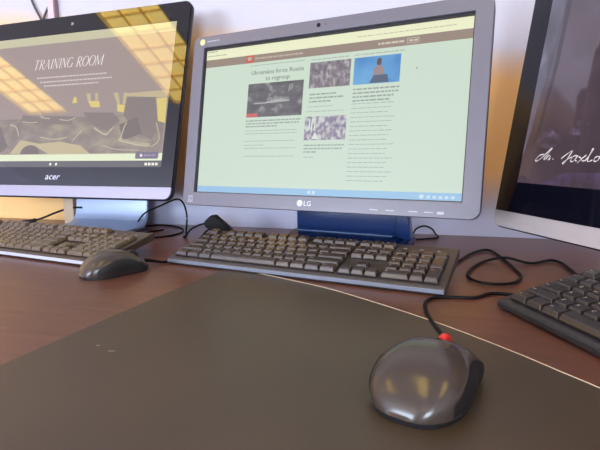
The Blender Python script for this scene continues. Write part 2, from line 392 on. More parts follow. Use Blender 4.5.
for i in range(3): m.flat(rect(-.009, -.003, -.0148+.0028*i, -.0138+.0028*i), fz, T)
m.flat(rect(-.0125, .0005, -.0187, -.0177), fz, T); m.build('corner_badge', palegrey, t)
m = MB().flat([(-.004+.0058*math.cos(a*PI/10), .278+.0058*math.sin(a*PI/10)) for a in range(20)], fz, T); m.build('round_sticker', mat('sticker_lime', (222, 226, 150), .5), t)
m = MB(); bars(m, .007, .034, .2772, .0022, fz, T); m.build('frame_lettering', palegrey, t)
m = MB().prism([(.2335+.0034*math.cos(a*PI/8), .279+.0034*math.sin(a*PI/8)) for a in range(16)], -.0046, -.003, T); wc = m.build('webcam', mat('lens_black', (12, 12, 18), .1), t)
MB().flat([(.246+.0012*math.cos(a*PI/4), .279+.0012*math.sin(a*PI/4)) for a in range(8)], fz, T).build('microphone_hole', dark, t)
# stand: glossy plate rising from a sloping foot
MB().prism(rect(.138, .352, .022, .17), .142, .156, G).build('stand_neck', navy, t, bevel=.003)
MB().add([G(u, d, v) for u in (.128, .372) for d, v in ((.046, 0), (.046, .007), (.08, .013), (.14, .027), (.165, .027), (.165, 0))],
         [(0, 1, 2, 3, 4, 5), (11, 10, 9, 8, 7, 6)]+[(i, i+6, (i+1) % 6+6, (i+1) % 6) for i in range(6)]).build('stand_foot', navy, t, bevel=.002)
MB().box(.140, .335, .1388, .1408, .0262, .0282, G).build('foot_glint', mat('glint_steel_blue', (130, 160, 200), .25, metal=.5), t)  # thin strip added for the light reflected along the foot crease
MB().prism([(.345, .03), (.366, .022), (.372, .026), (.356, .16), (.345, .16)], .128, .150, G).build('stand_rib', navy, t, bevel=.002)
MB().box(.17, .30, .028, .15, .13, .17, G).build('hinge_block', dark, t, bevel=.003)

# ---- left display
loc, T, G = monitor_frame(-.2906, .9899, .1525, -.3269, .2783, -.25, .09)
t = thing('all_in_one_computer', 'black glossy all-in-one with silver chin showing the training room slide, leftmost display', 'computer', loc, -.3269)
gl = mat('glass_black', (10, 10, 12), .035, ior=1.75)
W, H = .578, .3252; B1, B2 = .0431, .0684
SD, TP = .0306, .0435
X0, X1 = -W-SD, SD
front = MB().ring(rrect(X0, X1, -B1, H+TP, (.016, .016, .0005, .0005)), rrect(-W, 0, 0, H, .0005), 0, .003, T)
front.build('bezel', gl, t)
MB().prism(rrect(X0, X1, -B2, -B1, (.0005, .0005, .016, .016)), -.001, .003, T).build('chin', mat('chin_silver', (172, 170, 188), .33, metal=.25), t, bevel=.0012)
MB().loft([[T(a, d, c) for a, c in rrect(X0-g_+i, X1+g_-i, -B2-g_+i, H+TP+g_-i, .019)] for g_ in (.0022,) for d, i in ((.0029, 0), (.012, .0004), (.024, .012), (.036, .05))]).build('back_shell', mat('casing_dark', (34, 33, 44), .35), t, smooth=True)
scr = MB().flat(rect(-W, 0, 0, H), .0008, T).build('screen', lit('slide_page', (196, 192, 160), 'glass'), t)
lay = lambda k: .0008-.00015*k
def L2(name, mb, m): return mb.build(name, m, scr)
slide = lit('slide_taupe', (158, 142, 136), 'glass')
L2('slide', MB().flat(rect(-W, 0, .03, .3035), lay(1), T), slide)
L2('photo_room', MB().flat(rect(-W, -.004, .03, .118), lay(2), T), lit('room_taupe', (134, 124, 112), 'glass', (26, [(.36, (134, 122, 114)), (.5, (144, 132, 122)), (.66, (162, 150, 130))], (1, 1, 1.6))))
L2('page_foot', MB().flat(rect(-W, 0, .0145, .031), lay(2), T), lit('foot_pale', (224, 232, 196), 'glass'))
L2('taskbar', MB().flat(rect(-W, 0, 0, .0145), lay(2), T), lit('shelf_grey', (96, 92, 92), 'glass'))
yel = lit('photo_wall_yellow', (216, 196, 112), 'glass'); pl = lit('photo_wall_cream', (190, 176, 138), 'glass')
for pg in ([(-.214, .154), (-.183, .153), (-.178, .138), (-.203, .139)], [(-.132, .143), (-.110, .14), (-.108, .122), (-.130, .127)],
           [(-.030, .152), (-.004, .153), (-.002, .096), (-.020, .101)], [(-.26, .151), (-.256, .166), (-.249, .165), (-.245, .151)]):
    L2('photo_wall_patch', MB().flat(pg, lay(3), T), yel)
for pg in ([(-.111, .161), (-.027, .154), (-.004, .154), (-.004, .170), (-.029, .169), (-.111, .167)],
           [(-.222, .172), (-.214, .154), (-.206, .154), (-.210, .172)], [(-.197, .172), (-.194, .154), (-.186, .154), (-.189, .172)],
           [(-.146, .170), (-.132, .143), (-.124, .143), (-.133, .170)], [(-.118, .169), (-.118, .142), (-.11, .141), (-.108, .169)],
           [(-.40, .066), (-.43, .032), (-.396, .032), (-.384, .044), (-.352, .05), (-.31, .031), (-.19, .031), (-.22, .05), (-.28, .06), (-.34, .056)]):
    L2('photo_wall_light', MB().flat(pg, lay(3), T), pl)
chair = lit('photo_chair', (132, 120, 114), 'glass'); chair2 = lit('photo_chair_dark', (118, 107, 102), 'glass')
for pg in ([(-.108, .158), (-.034, .155), (-.021, .10), (-.030, .060), (-.070, .075), (-.112, .118)], [(-.225, .128), (-.14, .124), (-.120, .106), (-.150, .082), (-.19, .095)],
           [(-.404, .128), (-.352, .122), (-.352, .104), (-.41, .108)], [(-.34, .124), (-.25, .119), (-.255, .100), (-.335, .103)]):
    L2('photo_chair_back', MB().flat(pg, lay(4), T), chair)
for k_, pg in enumerate(([(-.396+.058*(.5-.5*math.cos(a*PI/12)), .031+.022*math.sin(a*PI/12)) for a in range(13)],
           [(-.12, .095), (-.075, .112), (-.058, .075), (-.105, .06)], [(-.578, .11), (-.47, .10), (-.44, .05), (-.47, .031), (-.578, .031)])):
    L2('photo_chair_seat', MB().flat(pg, lay(5), T), chair2)
glint = lit('photo_glint', (188, 178, 152), 'glass')
for pts, wd in (([(-.117, .061), (-.07, .050), (-.033, .047)], .004), ([(-.118, .066), (-.075, .055), (-.033, .051)], .0018), ([(-.187, .090), (-.160, .076), (-.147, .074)], .004), ([(-.112, .061), (-.106, .088), (-.10, .10)], .003), ([(-.15, .074), (-.135, .09)], .003),
        ([(-.404, .111), (-.375, .108), (-.354, .109)], .0022), ([(-.352, .131), (-.342, .12), (-.319, .116)], .0024), ([(-.29, .113), (-.265, .110), (-.245, .115)], .0022), ([(-.441, .104), (-.42, .098), (-.408, .075)], .003), ([(-.34, .072), (-.30, .066), (-.26, .07)], .0024), ([(-.024, .098), (-.012, .06), (-.03, .045)], .0024), ([(-.22, .086), (-.245, .06)], .0022), ([(-.16, .05), (-.12, .04), (-.06, .037)], .0018)):
    m = MB(); ribbon(m, [v[:2] for v in spline([(x, z, 0) for x, z in pts], 4)], wd, lay(6), T); L2('photo_chair_frame', m, glint)
# slide title in a slanted serif
GL = {'T': [('v', .5, 0, 1, 1), ('h', .05, .95, 1, 0), ('s', .5, 0), ('t', .05, 1), ('t', .95, 1)],
      'R': [('v', .2, 0, 1, 1), ('a', .2, .53, .78, 1), ('d', .45, .52, .92, 0, 1), ('s', .2, 0), ('s', .92, 0)],
      'A': [('d', .05, 0, .5, 1, 0), ('d', .5, 1, .92, 0, 1), ('h', .22, .76, .36, 0), ('s', .05, 0), ('s', .92, 0)],
      'I': [('v', .5, 0, 1, 1), ('s', .5, 0), ('s', .5, 1)],
      'N': [('v', .12, 0, 1, 0), ('d', .12, 1, .88, 0, 1), ('v', .88, 0, 1, 0), ('s', .12, 0), ('s', .12, 1), ('s', .88, 1)],
      'G': [('o', .25, 1.75), ('v', .86, .05, .42, 1), ('s', .86, .42)],
      'O': [('o', 0, 2)],
      'M': [('v', .06, 0, 1, 0), ('d', .06, 1, .5, .05, 1), ('d', .5, .05, .94, 1, 0), ('v', .94, 0, 1, 1), ('s', .06, 0), ('s', .94, 0)]}
def serif(mb, ch, x, z, wd, hg, y, T):
    sh = .16*hg
    P = lambda a, c: (x+a*wd+c*sh, z+c*hg)
    tk = (.035*hg, .10*hg)
    for g_ in GL[ch]:
        k = g_[0]
        if k == 'v': ribbon(mb, [P(g_[1], g_[2]), P(g_[1], g_[3])], tk[g_[4]], y, T)
        elif k == 'h': ribbon(mb, [P(g_[1], g_[3]), P(g_[2], g_[3])], tk[g_[4]], y, T)
        elif k == 'd': ribbon(mb, [P(g_[1], g_[2]), P(g_[3], g_[4])], tk[g_[5]], y, T)
        elif k == 's': ribbon(mb, [P(g_[1]-.16*.6, g_[2]), P(g_[1]+.16*.6, g_[2])], tk[0], y, T)
        elif k == 't': ribbon(mb, [P(g_[1], g_[2]), P(g_[1], g_[2]-.14)], tk[0], y, T)
        elif k == 'a': ribbon(mb, [P(g_[1], g_[4])]+[P(.45+.35*math.sin(q*PI/8), .765+.235*math.cos(q*PI/8)) for q in range(9)]+[P(g_[1], g_[2])], [tk[0]]*3+[tk[0]+(tk[1]-tk[0])*math.sin(q*PI/8) for q in range(2, 7)]+[tk[0]]*3, y, T)
        elif k == 'o':
            n = 20; a0, a1 = g_[1]*PI, g_[2]*PI
            an = [a0+(a1-a0)*q/n for q in range(n+1)]
            ribbon(mb, [P(.5+.46*math.cos(a), .5+.5*math.sin(a)) for a in an], [tk[0]+(tk[1]-tk[0])*abs(math.cos(a)) for a in an], y, T)
m = MB(); x = -.3925
for ch in 'TRAINING ROOM':
    adv = {'I': .0085, ' ': .0085, 'M': .0215, 'O': .0195, 'G': .0190}.get(ch, .0172)
    if ch != ' ': serif(m, ch, x, .2395, adv-.0022 if ch != 'I' else .0075, .0240, lay(2), T)
    x += adv*.985
L2('slide_title', m, lit('slide_white', (236, 228, 226), 'glass'))
m = MB()
for x0, x1, z in ((-.378, -.168, .2165), (-.366, -.155, .2055), (-.352, -.192, .1955)): bars(m, x0, x1, z, .0032, lay(2), T)
L2('slide_text', m, lit('slide_white_small', (206, 196, 194), 'glass'))
L2('tooltip', MB().flat(rrect(-.068, -.010, .0185, .0335, .003, 4), lay(3), T), lit('tip_plum', (118, 108, 130), 'glass'))
L2('tooltip_icon', MB().flat(rrect(-.056, -.050, .023, .029, .002, 3), lay(4), T), lit('icon_white', (236, 232, 222), 'glass'))
m = MB().flat(rrect(-.303, -.2965, .0038, .0103, .003, 4), lay(3), T).flat(rrect(-.286, -.2795, .0038, .0103, .003, 4), lay(3), T)
L2('app_icons', m, lit('icon_white', (236, 232, 222), 'glass')); m = MB()
for i in range(4): m.flat(rect(-.042+.0088*i, -.0355+.0088*i, .004, .0098), lay(3), T)
L2('shelf_icons', m, lit('icon_white', (236, 232, 222), 'glass'))
m = MB(); bars(m, -.046, -.014, .0245, .003, lay(4), T); L2('tooltip_lettering', m, lit('tip_text', (160, 150, 170), 'glass'))
m = MB(); letter(m, 'acer', -.289, -.0288, .021, -.0003, T, sx=1.15, shear=.25); m.build('logo', mat('logo_silver', (232, 232, 238), .3, metal=.3), t)
m = MB().prism([(-.289+.003*math.cos(a*PI/8), .3475+.003*math.sin(a*PI/8)) for a in range(16)], -.0004, .0, T); m.build('webcam', mat('lens_grey', (150, 146, 158), .2), t)
MB().flat(rect(-.2925, -.2905, .3435, .3515), -.0003, T).build('webcam_light', mat('mark_grey', (176, 180, 190), .5), t)
# stand: bent sheet-metal plate flowing into a foot
silver = mat('stand_silver', (176, 194, 222), .30, metal=.35)
prof = [(.012, .0), (.012, .006), (.06, .007), (.088, .010), (.104, .018), (.112, .035), (.118, .07), (.122, .15)]
inner_p = [(.128, .15), (.124, .06), (.118, .025), (.110, .010), (.098, .002), (.095, 0)]
pp = prof+inner_p
MB().add([G(u, d, v) for u in (-.345, -.128) for d, v in pp], [tuple(range(len(pp))), tuple(range(2*len(pp)-1, len(pp)-1, -1))]+[(i, i+len(pp), (i+1) % len(pp)+len(pp), (i+1) % len(pp)) for i in range(len(pp))]).build('stand_plate', silver, t, bevel=.0015)
MB().prism(rect(-.385, -.353, .0, .15), .112, .122, G).build('stand_strut', mat('strut_beige', (206, 180, 146), .4), t, bevel=.001)
MB().box(-.37, -.15, .06, .13, .148, .20, G).build('hinge_block', dark, t, bevel=.003)
MB().box(-.36, -.112, .028, .096, .0, .004, G).build('foot_pad', dark, t)

# ---- right display
loc, T, G = monitor_frame(.3161, .7579, .0609, -1.3438, .1533, .31, .12)
t = thing('all_in_one_computer', 'black all-in-one with perforated speaker strip showing white handwriting, rightmost display', 'computer', loc, -1.3438)
W, H, SX, SZ = .56, .315, .038, .0715
X1 = 2*SX+W; ZT = SZ+H+.04; STR = .025
MB().ring(rrect(0, X1, STR, ZT, (.016, .016, .0005, .0005)), rrect(SX, SX+W, SZ, SZ+H, .0005), 0, .003, T).build('bezel', mat('glass_black_navy', (14, 14, 26), .06, spec=.3), t)
grille = bpy.data.materials.new('perforated_grille'); grille.use_nodes = True; nt = grille.node_tree; b = nt.nodes['Principled BSDF']; b.inputs['Roughness'].default_value = .45
MATS['grille'] = grille
st = MB().prism(rrect(0, X1, 0, STR-.0004, (.0005, .0005, .014, .014)), -.0006, .003, T).build('speaker_strip', grille, t)
tc = nt.nodes.new('ShaderNodeTexCoord'); mp = nt.nodes.new('ShaderNodeMapping'); mp.inputs['Scale'].default_value = (420, 420, 420)
nt.links.new(tc.outputs['Object'], mp.inputs[0]); sx_ = nt.nodes.new('ShaderNodeSeparateXYZ'); nt.links.new(mp.outputs[0], sx_.inputs[0])
def mth(op, a, b2=None, v=None):
    n = nt.nodes.new('ShaderNodeMath'); n.operation = op; nt.links.new(a, n.inputs[0])
    if b2 is not None: nt.links.new(b2, n.inputs[1])
    if v is not None: n.inputs[1].default_value = v
    return n.outputs[0]
aa = mth('ADD', sx_.outputs['X'], sx_.outputs['Z']); bb = mth('SUBTRACT', sx_.outputs['X'], sx_.outputs['Z'])
fa = mth('ABSOLUTE', mth('SUBTRACT', mth('FRACT', aa), None, .5)); fb = mth('ABSOLUTE', mth('SUBTRACT', mth('FRACT', bb), None, .5))
mx = mth('MAXIMUM', fa, fb); hole = mth('LESS_THAN', mx, None, .27)
mixc = nt.nodes.new('ShaderNodeMixRGB'); mixc.inputs[1].default_value = (*lin((208, 200, 200)), 1); mixc.inputs[2].default_value = (*lin((96, 90, 92)), 1)
nt.links.new(hole, mixc.inputs[0]); nt.links.new(mixc.outputs[0], b.inputs['Base Color'])
MB().loft([[T(a, d, c) for a, c in rrect(-g_+i, X1+g_-i, -g_+i, ZT+g_-i, .018)] for g_ in (.0022,) for d, i in ((.0029, 0), (.014, .0004), (.026, .012), (.04, .05))]).build('back_shell', mat('casing_black', (20, 19, 24), .4), t, smooth=True)
scr = MB().flat(rect(SX, SX+W, SZ, SZ+H), .0008, T).build('screen', lit('night_wallpaper', (74, 62, 70), 'glass', (9, [(.3, (62, 52, 60)), (.6, (82, 68, 78)), (.8, (96, 82, 98))], (1, 1, 1))), t)
L3 = lambda name, mb, m: mb.build(name, m, scr)
streak = lit('reflection_grey_violet', (84, 80, 98), 'glass', (34, [(.35, (70, 66, 80)), (.6, (92, 88, 108)), (.75, (120, 112, 136))], (1, 1, .5)))
m = MB().flat([(SX, .36), (.066, .36), (.066, .306), (.062, .25), (.052, .20), (.047, .15), (.040, .115), (SX, .11)], lay(1), T)  # vague room reflections on the glass, put into the displayed colours
L3('reflection_streak', m, streak)
m = MB().flat([(.070, .36), (.078, .36), (.076, .249), (.066, .15), (.056, .125), (.060, .16), (.068, .23)], lay(1), T)  # dark band of the same reflection, also put into the colours
L3('reflection_dark_band', m, lit('reflection_dark', (52, 46, 58), 'glass'))
cl = lit('wallpaper_cloud', (96, 82, 100), 'glass', (70, [(.40, (76, 64, 72)), (.58, (94, 80, 98)), (.75, (138, 126, 150))], (1, 1, 1)))
def blob(cx, cz, rx, rz, ph):
    return [(cx+rx*math.cos(a*PI/16)*(1+.16*math.sin(3*a*PI/16+ph)+.10*math.sin(7*a*PI/16+ph*2)), cz+rz*math.sin(a*PI/16)*(1+.16*math.cos(2*a*PI/16+ph)+.08*math.sin(5*a*PI/16))) for a in range(32)]
L3('picture_cloud', MB().flat(blob(.137, .149, .020, .011, .6), lay(1), T), cl)
L3('picture_cloud', MB().flat(blob(.086, .136, .021, .013, 2.1), lay(1), T), cl)
m = MB().flat([(.090, .0725), (.20, .0725), (.30, .08), (.26, .094), (.18, .092), (.13, .090), (.105, .082)], lay(1), T)
L3('picture_glow', m, lit('wallpaper_violet', (80, 64, 88), 'glass', (40, [(.38, (74, 61, 72)), (.70, (94, 76, 112))], (1, 1, 1))))
SIG = [[(.083, .1149), (.0745, .1129), (.0685, .1063), (.0716, .1049), (.0803, .1101), (.0967, .1236), (.0904, .1149), (.0847, .1085), (.0879, .1066)],
       [(.0883, .1075), (.0931, .1133), (.0963, .111), (.0937, .1067), (.097, .1086)], [(.1016, .1077), (.1027, .1085)],
       [(.117, .1089), (.1256, .1151), (.1336, .1196), (.13, .1118), (.1232, .1022), (.1216, .1037), (.1301, .1091), (.1352, .1114)],
       [(.1436, .1134), (.1378, .1123), (.1341, .1069), (.1369, .1052), (.1412, .1079), (.1445, .1132), (.1419, .1075), (.1445, .106)],
       [(.1461, .1123), (.1506, .1098), (.1536, .1064), (.1569, .1071)], [(.1585, .1142), (.1523, .1094), (.1462, .1036)],
       [(.1575, .1062), (.1622, .112), (.1672, .1208), (.1658, .1214), (.1625, .112), (.1619, .1065), (.1650, .1060), (.1690, .1080)],
       [(.1764, .1128), (.1727, .1109), (.1715, .1075), (.1744, .1061), (.1781, .1084), (.1788, .1115), (.1772, .1124), (.1822, .1118)]]
m = MB()
for k, s_ in enumerate(SIG):
    pts = [v[:2] for v in spline([(a, c, 0) for a, c in s_], 5)]
    ribbon(m, pts, [.0011+.0005*math.sin(i*.6) for i in range(len(pts))], lay(3)-k*.00002, T)
L3('handwriting', m, lit('signature_white', (240, 232, 236), 'glass'))
MB().prism(rect(.20, .42, .01, .16), .12, .135, G).build('stand_neck', dark, t, bevel=.003)
MB().box(.18, .44, .02, .22, 0, .012, G).build('stand_foot', dark, t, bevel=.003)
MB().box(.24, .38, .03, .13, .10, .15, G).build('hinge_block', dark, t, bevel=.003)

# ------------------------------------------------------------------ keyboards
U, UY = .019, .0178
def layout():
    K = []          # name, x, row, width, height, legend
    top = [0]+[2+i for i in range(4)]+[6.5+i for i in range(4)]+[11+i for i in range(4)]+[15.25, 16.25, 17.25]
    nm = ['esc']+['f%d' % i for i in range(1, 13)]+['prt', 'scr', 'brk']
    for x, n in zip(top, nm): K.append(('key', x, 5.35, 1, 1, n))
    for i, c in enumerate('`1234567890-='): K.append(('key', i, 4, 1, 1, c))
    K.append(('backspace_key', 13, 4, 2, 1, 'back'))
    for i, c in enumerate('QWERTYUIOP[]'): K.append(('key', 1.5+i, 3, 1, 1, c))
    K.append(('tab_key', 0, 3, 1.5, 1, 'tab')); K.append(('key', 13.5, 3, 1.5, 1, '\\'))
    for i, c in enumerate("ASDFGHJKL;'"): K.append(('key', 1.75+i, 2, 1, 1, c))
    K.append(('caps_key', 0, 2, 1.75, 1, 'caps')); K.append(('enter_key', 12.75, 2, 2.25, 1, 'enter'))
    for i, c in enumerate('ZXCVBNM,./'): K.append(('key', 2.25+i, 1, 1, 1, c))
    K.append(('shift_key', 0, 1, 2.25, 1, 'shift')); K.append(('shift_key', 12.25, 1, 2.75, 1, 'shift'))
    for x, c in ((0, 'ctrl'), (1.25, ''), (2.5, 'alt'), (10, 'alt'), (11.25, ''), (12.5, ''), (13.75, 'ctrl')): K.append(('modifier_key', x, 0, 1.25, 1, c))
    K.append(('space_bar', 3.75, 0, 6.25, 1, ''))
    for i, c in enumerate(('ins', 'hm', 'pu')): K.append(('key', 15.25+i, 4, 1, 1, c))
    for i, c in enumerate(('del', 'end', 'pd')): K.append(('key', 15.25+i, 3, 1, 1, c))
    K.append(('arrow_key', 16.25, 1, 1, 1, ''))
    for i in range(3): K.append(('arrow_key', 15.25+i, 0, 1, 1, ''))
    for i, c in enumerate(('num', '/', '*', '-')): K.append(('key', 18.5+i, 4, 1, 1, c))
    for r, s_ in ((3, '789'), (2, '456'), (1, '123')):
        for i, c in enumerate(s_): K.append(('key', 18.5+i, r, 1, 1, c))
    K.append(('plus_key', 21.5, 2, 1, 2, '+')); K.append(('enter_key', 21.5, 0, 1, 2, 'ent')); K.append(('zero_key', 18.5, 0, 2, 1, '0')); K.append(('key', 20.5, 0, 1, 1, '.'))
    return K
KEYS = layout(); KEYMESH = {}
def key_mesh(wd, hg, leg, mats, tagk):
    k = (wd, hg, leg, tagk)
    if k in KEYMESH: return KEYMESH[k]
    m = MB(); w2 = wd*U/2-.0006; h2 = hg*UY/2-.0006; kh = .0064
    lv = [(0, w2, h2, 0), (.0015, w2-.0001, h2-.0001, 0), (kh-.0012, w2-.0014, h2-.0016, .0006), (kh-.0003, w2-.0018, h2-.0021, .0008), (kh, w2-.0025, h2-.0028, .0009)]
    rings = [[Vector((x, z+off, hz)) for x, z in rrect(-a, a, -c, c, .0011, 2)] for hz, a, c, off in lv]
    m.loft(rings)
    if leg:
        sz = .0052 if len(leg) == 1 else .0032
        letter(m, leg, -w2+.0058 if len(leg) > 1 and wd <= 1 else -w2+.0055, h2-.0078, sz, kh+.00005, lambda x, y, z: Vector((x, z, y)), mi=1)
    o = m.build('key', mats, smooth=False); me = o.data; bpy.data.objects.remove(o)
    KEYMESH[k] = me; return me
def keyboard(label, x, y, yaw, body_m, rim_m, key_m, legend_m, tagk, cable, wd=.448, lip=.006):
    t = thing('keyboard', label, 'keyboard', (x, y, .0003), yaw, 'computer keyboards')
    D = .1285; a0 = math.atan2(.0262, D); ca, sa = math.cos(a0), math.sin(a0)
    z0 = .0115
    top = lambda d: z0+d*math.tan(a0)
    prof = [(.002, .0), (0, .003), (0, z0-.003), (.0025, z0), (D-.002, top(D)-.0006), (D, top(D)-.003), (D, top(D)-.012), (D-.003, top(D)-.0145), (.012, 0)]
    n = len(prof)
    def slab(i0, i1, ps): return [[Vector((xx, d, z)) for d, z in ps] for xx in (i0, i1)]
    MB().loft(slab(0, wd, prof)).build('body', body_m, t, bevel=.0016)
    MB().box(.0012, wd-.0012, -.0012, .0012, .0032, z0-.0028).build('front_rim', rim_m, t, bevel=.0005)
    # recessed key wells: dark trays the keys stand in
    KT = lambda ux, uy, h: Vector((.0105+ux*U, .0085*ca+uy*UY*ca-h*sa, z0+.0085*math.tan(a0)+uy*UY*sa+h*ca))
    well = MB()
    for a, b_, r0, r1 in ((0, 15, 0, 5), (15.25, 18.25, 3, 5), (15.25, 18.25, 0, 1), (16.25, 17.25, 1, 2), (18.5, 22.5, 0, 5), (0, 1, 5.35, 6.35), (2, 6, 5.35, 6.35), (6.5, 10.5, 5.35, 6.35), (11, 15, 5.35, 6.35), (15.25, 18.25, 5.35, 6.35)):
        well.add([KT(a-.03, r0-.03, .0003), KT(b_+.03, r0-.03, .0003), KT(b_+.03, r1+.03, .0003), KT(a-.03, r1+.03, .0003)], [(0, 1, 2, 3)])
    well.build('key_well', mat('key_well_black', (14, 13, 13), .7), t)
    for nm, ux, r, kw, kh_, leg in KEYS:
        me = key_mesh(kw, kh_, leg, [key_m, legend_m], tagk)
        o = bpy.data.objects.new(nm, me); C.objects.link(o); o.parent = t
        o.location = KT(ux+kw/2, r+kh_/2, .0004); o.rotation_euler = (a0, 0, 0)
    for xx in (.03, wd-.06): MB().box(xx, xx+.03, D-.026, D-.020, 0, top(D-.023)-.0135).build('flip_foot', dark, t)
    leds = MB()
    for i in range(3): c = KT(19.0+1.3*i, 5.85, .0002); leds.box(c.x-.0025, c.x+.0025, c.y-.001, c.y+.001, c.z-.0003, c.z+.0004)
    leds.build('indicator_marks', palegrey, t)
    if cable:
        F = Frame((x, y, 0), yaw)
        MB().tube([F(p) for p in spline(cable, 8)], .0021, 8).build('cable', mat('cable_black', (12, 11, 13), .5, spec=.2), t, smooth=True)
    return t
black = mat('keyboard_black', (44, 40, 40), .38); keyb = mat('keycap_black', (48, 42, 39), .22, spec=.7); leg_m = mat('keycap_legend', (196, 190, 180), .5)
keyboard('black full-size keyboard in front of the middle display, its front edge by the desk mat', -.2222, .7614, -.4567, mat('keyboard_charcoal', (66, 60, 58), .36), mat('rim_steel', (120, 126, 140), .3), mat('keycap_charcoal', (70, 62, 57), .2, spec=.8), leg_m, 'mid',
         [(.02, .7885, .030), (.02, .802, .022), (.05, .812, .0024), (.12, .79, .0024), (.16, .80, .0024), (.19, .86, .0024)])
keyboard('dark keyboard with pale front rim in front of the leftmost display', -.322-.448*math.cos(-.44), .731-.448*math.sin(-.44), -.44, mat('keyboard_brown_black', (74, 63, 54), .30), mat('rim_white', (196, 200, 222), .35), mat('keycap_brown', (96, 80, 60), .2, spec=.8), leg_m, 'left', None)
keyboard('black keyboard cropped at the right, in front of the rightmost display', .2285, .5230, -1.35, black, black, keyb, leg_m, 'right',
         [(.376, .470, .026), (.394, .55, .0045), (.3963, .64, .0024), (.4053, .6846, .0024), (.4142, .7223, .0024), (.4063, .7434, .0024), (.3647, .7247, .0024), (.3346, .7469, .0066), (.2998, .7416, .0024), (.2625, .6973, .0024), (.2402, .6519, .0024), (.2455, .6205, .0024), (.2684, .6099, .0024), (.2925, .6186, .0024), (.3148, .6486, .0024), (.3231, .6824, .0024), (.3346, .7469, .0024), (.3415, .8162, .0024), (.3273, .8255, .0024), (.2944, .7941, .0024), (.2622, .7505, .0024), (.24, .72, .0024)])

# ------------------------------------------------------------------ mice
def mouse(label, x, y, z0, rz, cable, wheel_m, shell_m, L=.104, Wd=.066, Hh=.037):
    """local y runs from the tail (palm end) to the nose"""
    t = thing('computer_mouse', label, 'mouse', (x, y, z0), rz, 'computer mice')
    NT, NA = 30, 22
    def dims(tt):
        e_ = 2*tt-1
        wf = max(1e-4, 1-abs(e_)**2.8)**(1/2.4)*(1-.10*math.exp(-((tt-.62)/.16)**2))*(1+.05*(1-tt))
        hf = .20+.80*math.sin(PI*min(1, max(0, (tt+.16)/1.20)))**.85
        hr = max(1e-4, 1-abs(e_)**4.5)**(1/2.2)
        return Wd/2*wf, Hh*hf*hr
    rings = []
    for i in range(NT+1):
        tt = .5-.5*math.cos(PI*i/NT); wv, hv = dims(tt); yy = (tt-.5)*L; r = []
        for k in range(NA+1):
            a = PI*k/NA; cx_ = math.cos(a); sx2 = math.sin(a)
            xx = wv*math.copysign(abs(cx_)**.78, cx_); zz = .0045+max(0, hv-.0045)*abs(sx2)**.80
            tuck = 1-.10*max(0, 1-zz/.016)       # the sides lean in towards the base
            r.append(Vector((xx*tuck, yy, zz)))
        rings.append(r)
    m = MB(); m.loft(rings, caps=False, closed=False)
    # close underside of the shell
    for i in range(NT): m.add([rings[i][0], rings[i+1][0], rings[i+1][-1], rings[i][-1]], [(0, 1, 2, 3)])
    m.build('shell', shell_m, t, smooth=True)
    b_ = MB(); ring0 = []; ring1 = []
    for sgn in (1, -1):
        for i in (range(NT+1) if sgn == 1 else range(NT-1, 0, -1)):
            tt = .5-.5*math.cos(PI*i/NT); wv, hv = dims(tt); p = Vector((sgn*wv*.90, (tt-.5)*L*.985, 0)); ring0.append(p*.985); ring1.append(p+Vector((0, 0, .0055)))
    b_.loft([[Vector((p.x, p.y, 0)) for p in ring0], ring1]); b_.build('base', dark, t)
    # side grips
    for sgn in (1, -1):
        g_ = MB(); gr = []
        for i in range(13):
            tt = .16+.76*i/12; wv, hv = dims(tt); yy = (tt-.5)*L; zt = hv*(.50+.22*math.sin(PI*i/12))
            r = []
            for k in range(5):
                zz = .006+(zt-.006)*k/4
                s_ = min(1, max(0, (zz-.0045)/max(.001, hv-.0045)))**(1/.80); cc = math.sqrt(max(0, 1-s_*s_))**.78
                r.append(Vector((sgn*(wv*cc*(1-.10*max(0, 1-zz/.016))+.0004), yy, zz)))
            gr.append(r)
        g_.loft(gr, caps=False, closed=False); g_.build('side_grip', mat('grip_rubber', (24, 22, 23), .6), t, smooth=True)
    sd = MB()
    zt = [Vector((0, (tt-.5)*L, dims(tt)[1]+.00005)) for tt in [.62+.30*i/14 for i in range(15)]]
    sd.tube(zt, .0004, 6); sd.build('button_seam', dark, t, smooth=True)
    wy = .27*L; wz = dims(.77)[1]
    wl = MB()
    rr = .0105
    wl.loft([[Vector((xx, wy+rr_*math.cos(q*PI/10), wz-.0052+rr_*math.sin(q*PI/10))) for q in range(20)] for xx, rr_ in ((-.0036, rr-.0018), (-.0026, rr-.0004), (0, rr), (.0026, rr-.0004), (.0036, rr-.0018))])
    wl.build('scroll_wheel', wheel_m, t, smooth=True)
    F = Frame((x, y, z0), rz); p0 = Vector((0, L*.47, .0115)); p1 = Vector((0, L*.53, .0105))
    cp = [p0, p1]+[F(p) for p in cable]
    pts = spline(cp, 8)
    tp = [.0034-.0013*min(1, i/16) for i in range(len(pts))]
    MB().tube(pts, .002, 8, taper=tp).build('cable', mat('cable_black', (12, 11, 13), .5, spec=.2), t, smooth=True)
    return t
shell1 = mat('mouse_shell', (68, 59, 52), .2)
HEAD = math.atan2(.58, .81)
mouse('black mouse with red scroll wheel, nearest, on the olive-brown desk mat', .0977, .3348, MAT_T+.0003, -HEAD,
      [(.1385, .425, .003), (.1394, .4842, .0022), (.146, .530, .0022), (.1593, .5535, .0022), (.1793, .5585, .0022), (.2144, .5551, .0022), (.2391, .5706, .0022), (.262, .566, .0022), (.30, .545, .0022)],
      mat('wheel_red', (232, 50, 40), .4), shell1, .116, .074, .039)
mouse('black mouse beside the front right corner of the leftmost keyboard', -.2865, .7035, .0003, -math.atan2(.62, .78)-.15,
      [(-.228, .762, .0026), (-.213, .776, .0022), (-.20, .79, .0022), (-.175, .81, .0022), (-.14, .83, .0022)], mat('wheel_dark', (40, 36, 36), .5), shell1)

